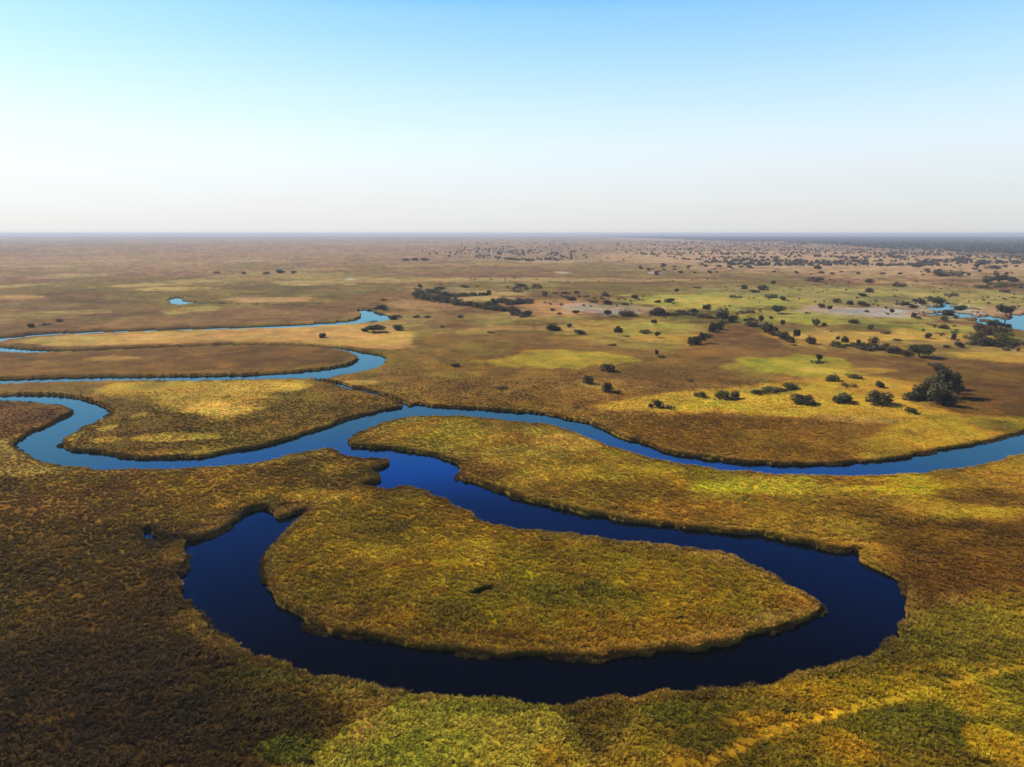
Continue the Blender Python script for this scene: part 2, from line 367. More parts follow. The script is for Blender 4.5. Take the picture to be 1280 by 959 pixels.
line([(1000, 520), (930, 508), (905, 515)], 1.0, (200, 170, 100), .5)

# small stands of other plants inside every zone: greener, tawnier, darker and drier than their neighbours
for size_, seed_, th, c_ in [(26, 501, .57, (.92, 1.04, .85)), (19, 511, .58, (1.06, .92, .85)), (34, 521, .58, (1.22, 1.20, 1.15)), (13, 531, .58, (.80, .78, .80)), (9, 541, .60, (1.25, 1.18, 1.2)), (70, 551, .57, (.88, .87, .86))]:
    w_ = sstep(th - .04, th + .04, fbm(GX, GY, size_, 4, seed_, .6))[..., None]
    COL *= 1 + w_ * (np.array(c_, np.float32) - 1)
# fine grain everywhere, in the colour of the plants themselves
g1 = fbm(GX, GY, 2.2, 3, 61); g2 = fbm(GX, GY, 9, 3, 67); g3 = fbm(GX, GY, 35, 3, 71)
COL *= (1 + (g1 - .5) * .35 + (g2 - .5) * .55 + (g3 - .5) * .55)[..., None]
hue = (fbm(GX, GY, 14, 3, 81) - .5)
COL[..., 0] *= 1 + hue * .14; COL[..., 1] *= 1 - hue * .05
# pale dry fringe of reeds along the water
edge = sstep(3.4, .8, WATER) * sstep(-.2, .6, WATER) * sstep(.25, .6, fbm(GX, GY, 30, 2, 91) + .1)
FR = R2 < 900
lay(edge * .2 * FR, alb(158, 128, 70))
# wet mud and stem bases below the reed tops
lay(sstep(.5, -.2, WATER), np.array([.012, .010, .006], np.float32))
# far woodland ground
BAND_U = np.array([600, 740, 800, 900, 1000, 1100, 1200, 1280, 1500]); BAND_V = np.array([291, 294, 297, 301, 304, 309, 314.5, 320, 326])
slope_u = 640 + FPX * np.tan(A2) * 1.02
bv = np.interp(np.clip(slope_u, 0, 1500), BAND_U, BAND_V)
_, by = ground(0, bv); lim = by / np.cos(np.clip(A2, -1.2, 1.2))
wood = sstep(.92, 1.12, R2 / lim + (W3) * .5) * (slope_u > 740) * (np.abs(A2) < 1.2)
lay(wood * .92, np.array([.030, .036, .020], np.float32))
# plants are warm: hardly any blue comes back from dry reeds
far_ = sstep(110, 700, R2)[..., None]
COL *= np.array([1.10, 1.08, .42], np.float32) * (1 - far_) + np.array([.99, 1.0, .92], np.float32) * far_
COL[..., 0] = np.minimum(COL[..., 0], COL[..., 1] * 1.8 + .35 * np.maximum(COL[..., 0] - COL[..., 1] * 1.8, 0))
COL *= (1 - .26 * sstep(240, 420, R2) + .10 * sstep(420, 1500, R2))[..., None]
COL /= 1 + np.maximum(COL.mean(-1, keepdims=True) - .17, 0) * 1.4
np.clip(COL, .003, .7, out=COL)

# ------------------------------------------------------------------ relief
bil = np.abs(fbm(GX, GY, 3.2, 2, 101) - .5) * 2
mound = fbm(GX, GY, 6.0, 3, 111) - .5
near = sstep(420, 110, R2)
Zt = TOP - .35 + near * (bil * .3 + mound * .7) + (1 - near) * (fbm(GX, GY, 18, 3, 121) - .5) * .35
Zt = Zt - sstep(1.8, .9, np.where(R2 < 140, np.abs(trk - 1.9), 9)) * .5 * 0
Zt = Zt + .6 * sstep(280, 420, R2)
k = sstep(-.55, .35, WATER)
fv = np.minimum(1.0, 1.0)
GZ = -1.3 + (Zt + 1.3) * k
GZ = np.where(WATER > 90, Zt, GZ)

def grid_mesh(name, X, Y, Z, col):
    nr, nc = X.shape
    me = bpy.data.meshes.new(name)
    v = np.stack([X, Y, Z], -1).reshape(-1, 3).astype(np.float32)
    idx = np.arange(nr * nc).reshape(nr, nc)
    q = np.stack([idx[:-1, :-1], idx[:-1, 1:], idx[1:, 1:], idx[1:, :-1]], -1).reshape(-1, 4)
    me.vertices.add(len(v)); me.vertices.foreach_set('co', v.ravel())
    me.loops.add(q.size); me.loops.foreach_set('vertex_index', q.ravel().astype(np.int32))
    me.polygons.add(len(q)); me.polygons.foreach_set('loop_start', (np.arange(len(q)) * 4).astype(np.int32))
    me.update(calc_edges=True)
    a = me.color_attributes.new('plants', 'FLOAT_COLOR', 'POINT')
    a.data.foreach_set('color', np.concatenate([col.reshape(-1, 3), np.ones((len(v), 1), np.float32)], 1).astype(np.float32).ravel())
    me.polygons.foreach_set('use_smooth', np.ones(len(q), bool))
    return me

# ------------------------------------------------------------------ materials
def mat(name):
    m = bpy.data.materials.new(name); m.use_nodes = True
    return m, m.node_tree.nodes, m.node_tree.links, m.node_tree.nodes['Principled BSDF']
def mathn(N, L, op, a, b=None):
    n = N.new('ShaderNodeMath'); n.operation = op
    for i, x in enumerate((a, b)):
        if x is None: continue
        if isinstance(x, (int, float)): n.inputs[i].default_value = x
        else: L.new(x, n.inputs[i])
    return n.outputs[0]
def vscale(N, L, colr, fac):
    n = N.new('ShaderNodeVectorMath'); n.operation = 'SCALE'; L.new(colr, n.inputs[0]); L.new(fac, n.inputs['Scale']); return n.outputs[0]

marsh, N, L, B = mat('marsh_plants')
at = N.new('ShaderNodeAttribute'); at.attribute_name = 'plants'
tc = N.new('ShaderNodeTexCoord')
facs = []
for sc_, lo, hi in ((1.4, .80, 1.20), (.35, .84, 1.16), (.07, .85, 1.15)):
    nz = N.new('ShaderNodeTexNoise'); nz.inputs['Scale'].default_value = sc_; nz.inputs['Detail'].default_value = 4; nz.inputs['Roughness'].default_value = .65
    L.new(tc.outputs['Object'], nz.inputs['Vector'])
    mr = N.new('ShaderNodeMapRange'); mr.inputs[1].default_value = .3; mr.inputs[2].default_value = .7; mr.inputs[3].default_value = lo; mr.inputs[4].default_value = hi
    L.new(nz.outputs[0], mr.inputs[0]); facs.append(mr.outputs[0])
    if sc_ == 1.4: fine = nz
f = mathn(N, L, 'MULTIPLY', mathn(N, L, 'MULTIPLY', facs[0], facs[1]), facs[2])
L.new(vscale(N, L, at.outputs['Color'], f), B.inputs['Base Color'])
B.inputs['Roughness'].default_value = 1; B.inputs['Specular IOR Level'].default_value = .05
bp = N.new('ShaderNodeBump'); bp.inputs['Strength'].default_value = .5; bp.inputs['Distance'].default_value = .3
L.new(fine.outputs[0], bp.inputs['Height']); L.new(bp.outputs[0], B.inputs['Normal'])

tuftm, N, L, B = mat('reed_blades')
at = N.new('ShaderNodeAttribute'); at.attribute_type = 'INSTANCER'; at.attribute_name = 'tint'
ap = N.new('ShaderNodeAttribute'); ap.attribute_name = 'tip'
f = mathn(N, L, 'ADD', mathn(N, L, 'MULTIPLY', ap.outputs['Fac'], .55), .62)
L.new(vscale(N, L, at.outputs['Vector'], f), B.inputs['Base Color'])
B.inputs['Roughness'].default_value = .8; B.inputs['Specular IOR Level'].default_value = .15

water, N, L, B = mat('dark_water')
B.inputs['Base Color'].default_value = (.0004, .0008, .0015, 1); B.inputs['Roughness'].default_value = .03
B.inputs['IOR'].default_value = 1.33; B.inputs['Specular Tint'].default_value = (.15, .62, 1, 1)
tc = N.new('ShaderNodeTexCoord')
nz = N.new('ShaderNodeTexNoise'); nz.inputs['Scale'].default_value = .45; nz.inputs['Detail'].default_value = 3
L.new(tc.outputs['Object'], nz.inputs['Vector'])
bp = N.new('ShaderNodeBump'); bp.inputs['Strength'].default_value = .06; bp.inputs['Distance'].default_value = .2
L.new(nz.outputs[0], bp.inputs['Height'])
# still, tannin-dark water: nearly black body with a clean mirror surface
dfw = N.new('ShaderNodeBsdfDiffuse'); dfw.inputs[0].default_value = (.0004, .001, .003, 1)
gls = N.new('ShaderNodeBsdfGlossy'); gls.inputs['Color'].default_value = (.40, .82, 1, 1); gls.inputs['Roughness'].default_value = .04
frs = N.new('ShaderNodeFresnel'); frs.inputs['IOR'].default_value = 1.38; mxw = N.new('ShaderNodeMixShader')
L.new(bp.outputs[0], gls.inputs['Normal']); L.new(frs.outputs[0], mxw.inputs[0]); L.new(dfw.outputs[0], mxw.inputs[1]); L.new(gls.outputs[0], mxw.inputs[2])
L.new(mxw.outputs[0], N['Material Output'].inputs['Surface']); N.remove(B)

def leafmat(name, rgb, var=.5):
    m, N, L, B = mat(name)
    oi = N.new('ShaderNodeObjectInfo'); ap = N.new('ShaderNodeAttribute'); ap.attribute_name = 'tip'
    f = mathn(N, L, 'ADD', mathn(N, L, 'MULTIPLY', ap.outputs['Fac'], 1.1), .45)
    f = mathn(N, L, 'MULTIPLY', f, mathn(N, L, 'ADD', mathn(N, L, 'MULTIPLY', oi.outputs['Random'], var), 1 - var / 2))
    c = N.new('ShaderNodeRGB'); c.outputs[0].default_value = (*rgb, 1)
    L.new(vscale(N, L, c.outputs[0], f), B.inputs['Base Color'])
    B.inputs['Roughness'].default_value = .75; B.inputs['Specular IOR Level'].default_value = .2
    return m
LEAF_DARK = leafmat('dark_leaves', (.042, .040, .014))
LEAF_GREEN = leafmat('green_leaves', (.070, .075, .016))
LEAF_GREY = leafmat('grey_green_leaves', (.090, .083, .040))
LEAF_BROWN = leafmat('brownish_leaves', (.095, .058, .022))
LEAF_FAR = leafmat('dusty_leaves', (.078, .070, .045))
bark, N, L, B = mat('bark'); B.inputs['Roughness'].default_value = .9
nz = N.new('ShaderNodeTexNoise'); nz.inputs['Scale'].default_value = 12
cr = N.new('ShaderNodeValToRGB'); cr.color_ramp.elements[0].color = (.05, .038, .026, 1); cr.color_ramp.elements[1].color = (.17, .14, .10, 1)
L.new(nz.outputs[0], cr.inputs[0]); L.new(cr.outputs[0], B.inputs['Base Color'])

def tag(o, label=None, cat=None, group=None, kind=None):
    if label: o['label'] = label
    if cat: o['category'] = cat
    if group: o['group'] = group
    if kind: o['kind'] = kind
    return o
def link(name, me, parent=None):
    o = bpy.data.objects.new(name, me); C.objects.link(o)
    if parent: o.parent = parent
    return o

# ------------------------------------------------------------------ ground and water
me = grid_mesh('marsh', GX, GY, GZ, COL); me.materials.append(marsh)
tag(link('marsh_ground', me), 'flat marsh plain of olive, brown and straw reeds cut by the winding river', 'ground', kind='structure')
wr = np.array([0.5, 40, 120, 300, 700, 1500, 3000, 6000.]); wa = np.radians(np.linspace(-180, 180, 97))
WA, WR = np.meshgrid(wa, wr)
me = grid_mesh('water', WR * np.sin(WA), WR * np.cos(WA), np.zeros_like(WA), np.zeros(WA.shape + (3,), np.float32)); me.materials.append(water)
tag(link('river_water', me), 'dark blue river water winding in loops between the reed beds', 'water', kind='structure')

# ------------------------------------------------------------------ plants as small meshes
def leaf_mesh(name, quads, tips, material):
    """quads: (n,4,3)"""
    n = len(quads); me = bpy.data.meshes.new(name)
    me.vertices.add(n * 4); me.vertices.foreach_set('co', quads.reshape(-1).astype(np.float32))
    me.loops.add(n * 4); me.loops.foreach_set('vertex_index', np.arange(n * 4, dtype=np.int32))
    me.polygons.add(n); me.polygons.foreach_set('loop_start', (np.arange(n) * 4).astype(np.int32))
    me.update(calc_edges=True)
    a = me.attributes.new('tip', 'FLOAT', 'POINT'); a.data.foreach_set('value', np.asarray(tips, np.float32).reshape(-1))
    me.materials.append(material); return me

def tuft(seed, nb=34, h=1.0, spread=.55, w=.085):
    r = np.random.default_rng(seed); Q = []; T = []
    for i in range(nb):
        a = r.uniform(0, 6.283); rad = spread * math.sqrt(r.random()) * .75
        bx, by = rad * math.cos(a), rad * math.sin(a)
        lean = r.uniform(.1, .6); a2 = a + r.normal(0, .6)
        hh = h * r.uniform(.6, 1.1); dx, dy = math.cos(a2) * lean * hh * .7, math.sin(a2) * lean * hh * .7
        s = r.uniform(0, 6.283); wx, wy = math.cos(s) * w / 2, math.sin(s) * w / 2
        p0 = np.array([bx, by, -.25]); p1 = p0 + [dx * .45, dy * .45, hh * .7 + .25]; p2 = p0 + [dx * 1.4, dy * 1.4, hh * .88 + .2]
        W = np.array([wx, wy, 0])
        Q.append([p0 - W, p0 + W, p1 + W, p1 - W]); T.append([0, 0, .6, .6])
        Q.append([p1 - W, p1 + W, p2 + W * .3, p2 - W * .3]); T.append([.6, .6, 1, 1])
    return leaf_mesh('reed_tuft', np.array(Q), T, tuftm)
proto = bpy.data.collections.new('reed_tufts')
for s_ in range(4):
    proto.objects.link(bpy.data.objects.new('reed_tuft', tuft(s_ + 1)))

def sample(F, x, y):
    a = np.arctan2(x, y); r = np.hypot(x, y)
    j = np.clip(np.searchsorted(az, a), 1, NC - 1); j = j - (np.abs(az[j - 1] - a) < np.abs(az[j] - a))
    i = np.clip(np.searchsorted(rr, r), 1, NR - 1); i = i - (np.abs(rr[i - 1] - r) < np.abs(rr[i] - r))
    return F[i, j]

def scatter(name, x, y, z, s, rot, tint, coll, label, cat):
    me = bpy.data.meshes.new(name); n = len(x)
    me.vertices.add(n); me.vertices.foreach_set('co', np.stack([x, y, z], 1).astype(np.float32).ravel())
    def A(nm, ty, key, data):
        a = me.attributes.new(nm, ty, 'POINT'); a.data.foreach_set(key, np.asarray(data, np.float32).ravel())
    A('siz', 'FLOAT_VECTOR', 'vector', s); A('rot', 'FLOAT_VECTOR', 'vector', rot); A('tint', 'FLOAT_VECTOR', 'vector', tint)
    o = link(name, me); tag(o, label, cat, kind='stuff')
    ng = bpy.data.node_groups.new(name, 'GeometryNodeTree')
    ng.interface.new_socket('Geometry', in_out='INPUT', socket_type='NodeSocketGeometry'); ng.interface.new_socket('Geometry', in_out='OUTPUT', socket_type='NodeSocketGeometry')
    n_ = ng.nodes; l_ = ng.links
    gi = n_.new('NodeGroupInput'); go = n_.new('NodeGroupOutput'); ip = n_.new('GeometryNodeInstanceOnPoints'); ci = n_.new('GeometryNodeCollectionInfo')
    ci.inputs['Collection'].default_value = coll; ci.inputs['Separate Children'].default_value = True; ci.inputs['Reset Children'].default_value = True
    ip.inputs['Pick Instance'].default_value = True
    l_.new(gi.outputs[0], ip.inputs['Points']); l_.new(ci.outputs[0], ip.inputs['Instance'])
    def named(nm, sock):
        a = n_.new('GeometryNodeInputNamedAttribute'); a.data_type = 'FLOAT_VECTOR'; a.inputs['Name'].default_value = nm; l_.new(a.outputs['Attribute'], sock)
    named('siz', ip.inputs['Scale']); named('rot', ip.inputs['Rotation'])
    ri = n_.new('FunctionNodeRandomValue'); ri.data_type = 'INT'; ri.inputs['Min'].default_value = 0; ri.inputs['Max'].default_value = len(coll.objects) - 1
    [l_.new(q, ip.inputs['Instance Index']) for q in ri.outputs if q.type == 'INT']
    l_.new(ip.outputs[0], go.inputs[0])
    md = o.modifiers.new('scatter', 'NODES'); md.node_group = ng
    return o

# reeds over the near marsh, thinning out with distance
def reed_points():
    n = 560000
    r = np.exp(rng.uniform(math.log(62), math.log(400), n)); a = rng.uniform(-math.radians(47), math.radians(47), n)
    dens = 3.2 * np.minimum(1, (130 / r)) ** 1.5         # wanted per m2
    per = n / (math.log(400 / 62) * math.radians(94)) / r ** 2
    keep = rng.random(n) < dens / per * sstep(400, 260, r)
    x = r * np.sin(a); y = r * np.cos(a); w = sample(WATER, x, y)
    keep = keep & (w > .35) & ((sample(trk, x, y) > .7) | (rng.random(n) < .35)); return x[keep], y[keep]
def shore_points():
    n = 2200000
    r = np.exp(rng.uniform(math.log(75), math.log(430), n)); a = rng.uniform(-math.radians(45), math.radians(45), n)
    x = r * np.sin(a); y = r * np.cos(a); w = sample(WATER, x, y)
    ok = (rng.random(n) < sstep(430, 300, r)) & (((w > .3) & (w < 1.4)) | ((w > -1.1) & (w <= .3) & (fbm(x, y, 7, 2, 611) > .60))) & (rng.random(n) < np.minimum(1, (r / 240) ** 2 * 1.0 * np.minimum(1, (150 / r)) * 1.6))
    return x[ok], y[ok]
x1, y1 = reed_points(); x2, y2 = shore_points()
print('reeds', len(x1), len(x2))
x = np.concatenate([x1, x2]); y = np.concatenate([y1, y2]); n = len(x)
shore = np.concatenate([np.zeros(len(x1)), np.ones(len(x2))])
z = sample(GZ, x, y); z = np.where(shore > 0, np.maximum(z - .35, TOP - 1.3), z - .15)
t = sample(COL, x, y) ; 
patchy = fbm(x, y, 5, 2, 201)
rd = np.hypot(x, y); vv = sstep(330, 120, rd)
b = 1.16 + .2 * sstep(120, 300, rd) + (rng.uniform(-.34, .38, n)) * (.3 + .7 * vv) + (patchy - .5) * .5
t = np.where((shore > 0)[:, None], np.maximum(t * .8, alb(80, 64, 26)), t)
t = np.clip(t * b[:, None] * 1.25, .004, .6); t[:, 0] *= rng.uniform(.88, 1.12, n)
sz = rng.uniform(.5, .88, n) * (.62 + .8 * fbm(x, y, 9, 3, 205)) * (1.1 - .4 * sstep(150, 400, rd))
sx = np.where(shore > 0, sz * .7, sz); S = np.stack([sx, sx, np.where(shore > 0, sz * rng.uniform(.6, 1.35, n), sz * .80)], 1)
rot = np.stack([rng.normal(0, .12, n), rng.normal(0, .12, n), rng.uniform(0, 6.283, n)], 1)
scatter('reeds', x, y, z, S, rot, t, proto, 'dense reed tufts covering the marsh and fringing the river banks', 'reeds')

# ------------------------------------------------------------------ trees
def blob_leaves(seed, lobes, nleaf, size, material, name):
    """leaf clumps spread through several lobes: (cx,cy,cz,rx,ry,rz) in a crown one unit wide and one unit high"""
    r = np.random.default_rng(seed); Q = []; T = []
    vol = np.array([l[3] * l[4] * l[5] for l in lobes]) ** .67; vol = vol / vol.sum()
    for l, f_ in zip(lobes, vol):
        for i in range(int(nleaf * f_)):
            d = r.normal(size=3); d /= np.linalg.norm(d) + 1e-9
            rad = r.uniform(.45, 1.06) ** .6
            p = np.array([l[0] + d[0] * l[3] * rad, l[1] + d[1] * l[4] * rad, l[2] + d[2] * l[5] * rad])
            if p[2] < .02: p[2] = r.uniform(.01, .06)
            nrm = d + r.normal(size=3) * .7 + np.array([0, 0, .4]); nrm /= np.linalg.norm(nrm)
            t1 = np.cross(nrm, [.3, .5, .8]); t1 /= np.linalg.norm(t1) + 1e-9; t2 = np.cross(nrm, t1)
            s = size * r.uniform(.5, 1.3); e = r.uniform(.5, 1, 4)
            Q.append([p - t1 * s * e[0], p + t2 * s * e[1] * .7, p + t1 * s * e[2], p - t2 * s * e[3] * .7])
            k_ = np.clip(r.normal(.45, .3), 0, 1.2); T.append([k_] * 4)
    return leaf_mesh(name, np.array(Q), T, material)
def tube(path, r0, r1, V, F, sides=6):
    base = len(V); P = np.array(path, float)
    for k, p in enumerate(P):
        d = P[min(k + 1, len(P) - 1)] - P[max(k - 1, 0)]; d /= np.linalg.norm(d) + 1e-9
        a = np.cross(d, [.1, 1, .05]); a /= np.linalg.norm(a); b = np.cross(d, a); rad = r0 + (r1 - r0) * k / (len(P) - 1)
        for s in range(sides):
            t = 6.2832 * s / sides; V.append(tuple(p + (a * math.cos(t) + b * math.sin(t)) * rad))
    for k in range(len(P) - 1):
        for s in range(sides):
            F.append((base + k * sides + s, base + k * sides + (s + 1) % sides, base + (k + 1) * sides + (s + 1) % sides, base + (k + 1) * sides + s))
    F.append(tuple(base + s for s in range(sides))[::-1]); F.append(tuple(base + (len(P) - 1) * sides + s for s in range(sides)))
def trunk_mesh(seed, top, forks, rad):
    r = np.random.default_rng(seed); V = []; F = []
    tube([(0, 0, -.04), (.01, 0, top * .5), (.02, .01, top)], rad, rad * .65, V, F)
    for i in range(forks):
        a = 6.283 * i / forks + r.uniform(-.4, .4); l = r.uniform(.2, .34)
        tube([(.02, .01, top * .92), (math.cos(a) * l * .5, math.sin(a) * l * .5, top + (1 - top) * .3), (math.cos(a) * l, math.sin(a) * l, top + (1 - top) * .6)], rad * .5, rad * .15, V, F, 5)
    me = bpy.data.meshes.new('trunk'); me.from_pydata(V, [], F); me.materials.append(bark); return me
def lobes(seed, n, zlo, zhi, rx, rz, ring=.27):
    r = np.random.default_rng(seed); out = [(0, 0, (zlo + zhi) / 2, rx * 1.15, rx * 1.15, rz * 1.1)]
    for i in range(n):
        a = 6.283 * i / n + r.uniform(-.5, .5); d = ring * r.uniform(.6, 1.15); k_ = r.uniform(.65, 1.1)
        out.append((d * math.cos(a), d * math.sin(a), r.uniform(zlo, zhi), rx * k_, rx * k_ * r.uniform(.8, 1.2), rz * k_))
    return out
KINDS = {}
def kind(key, crown, trunk): KINDS.setdefault(key, []).append((crown, trunk))
for s_ in range(3):
    kind('round', blob_leaves(s_ + 10, lobes(s_ + 10, 6, .42, .74, .22, .24), 1500, .06, LEAF_DARK, 'crown'), trunk_mesh(s_, .36, 4, .035))
    kind('bush', blob_leaves(s_ + 20, lobes(s_ + 20, 7, .22, .58, .22, .36, .29), 1400, .06, LEAF_DARK, 'crown'), trunk_mesh(s_ + 5, .2, 4, .03))
    kind('brown', blob_leaves(s_ + 60, lobes(s_ + 60, 7, .22, .55, .20, .34, .30), 1100, .055, LEAF_BROWN, 'crown'), trunk_mesh(s_ + 6, .25, 4, .03))
    kind('grey', blob_leaves(s_ + 70, lobes(s_ + 70, 7, .28, .66, .22, .30, .27), 1300, .06, LEAF_GREY, 'crown'), trunk_mesh(s_ + 7, .3, 4, .032))
for s_ in range(2):
    kind('umbrella', blob_leaves(s_ + 30, lobes(s_ + 30, 8, .42, .68, .21, .27, .30), 1500, .055, LEAF_DARK, 'crown'), trunk_mesh(s_ + 9, .45, 5, .03))
    kind('scrub', blob_leaves(s_ + 40, lobes(s_ + 40, 9, .2, .45, .15, .4, .38), 1000, .05, LEAF_DARK, 'crown'), trunk_mesh(s_ + 11, .2, 4, .02))
    kind('green', blob_leaves(s_ + 50, lobes(s_ + 50, 8, .25, .6, .20, .34, .31), 1300, .055, LEAF_GREEN, 'crown'), trunk_mesh(s_ + 13, .25, 4, .03))

def land_z(x, y): return float(sample(GZ, np.array([x]), np.array([y]))[0])
made = {}
def plant(u, v, w, h, key, label, group=None, tree=None, parts=True):
    """u,v: foot of the plant; w,h its width and height in photo pixels"""
    x, y, mpp = reach(u, v); x = float(x); y = float(y)
    W_ = w * mpp * (1.14 if v > 400 else 1.30); H_ = h * mpp * 1.08
    y += W_ * .3
    lst = KINDS[key]; crown, trunk = lst[random.randrange(len(lst))]
    is_tree = tree if tree is not None else key in ('round', 'umbrella', 'grey')
    nm = 'tree' if is_tree else 'bush'
    root = bpy.data.objects.new(nm, None); C.objects.link(root)
    root.empty_display_size = .5
    tag(root, label, nm, group)
    if (key, id(crown)) not in made:
        made[(key, id(crown))] = (bpy.data.objects.new('trunk', trunk), bpy.data.objects.new('crown', crown))
        a, b_ = made[(key, id(crown))]
    else:
        a, b_ = made[(key, id(crown))]; a = a.copy(); b_ = b_.copy()
    for q in (a, b_): C.objects.link(q); q.parent = root
    root.location = (x, y, land_z(x, y) - .05 * H_ * 0 - .1); root.scale = (W_, W_, max(H_, .25 * W_) )
    root.rotation_euler = (0, 0, random.uniform(0, 6.283))
    return root
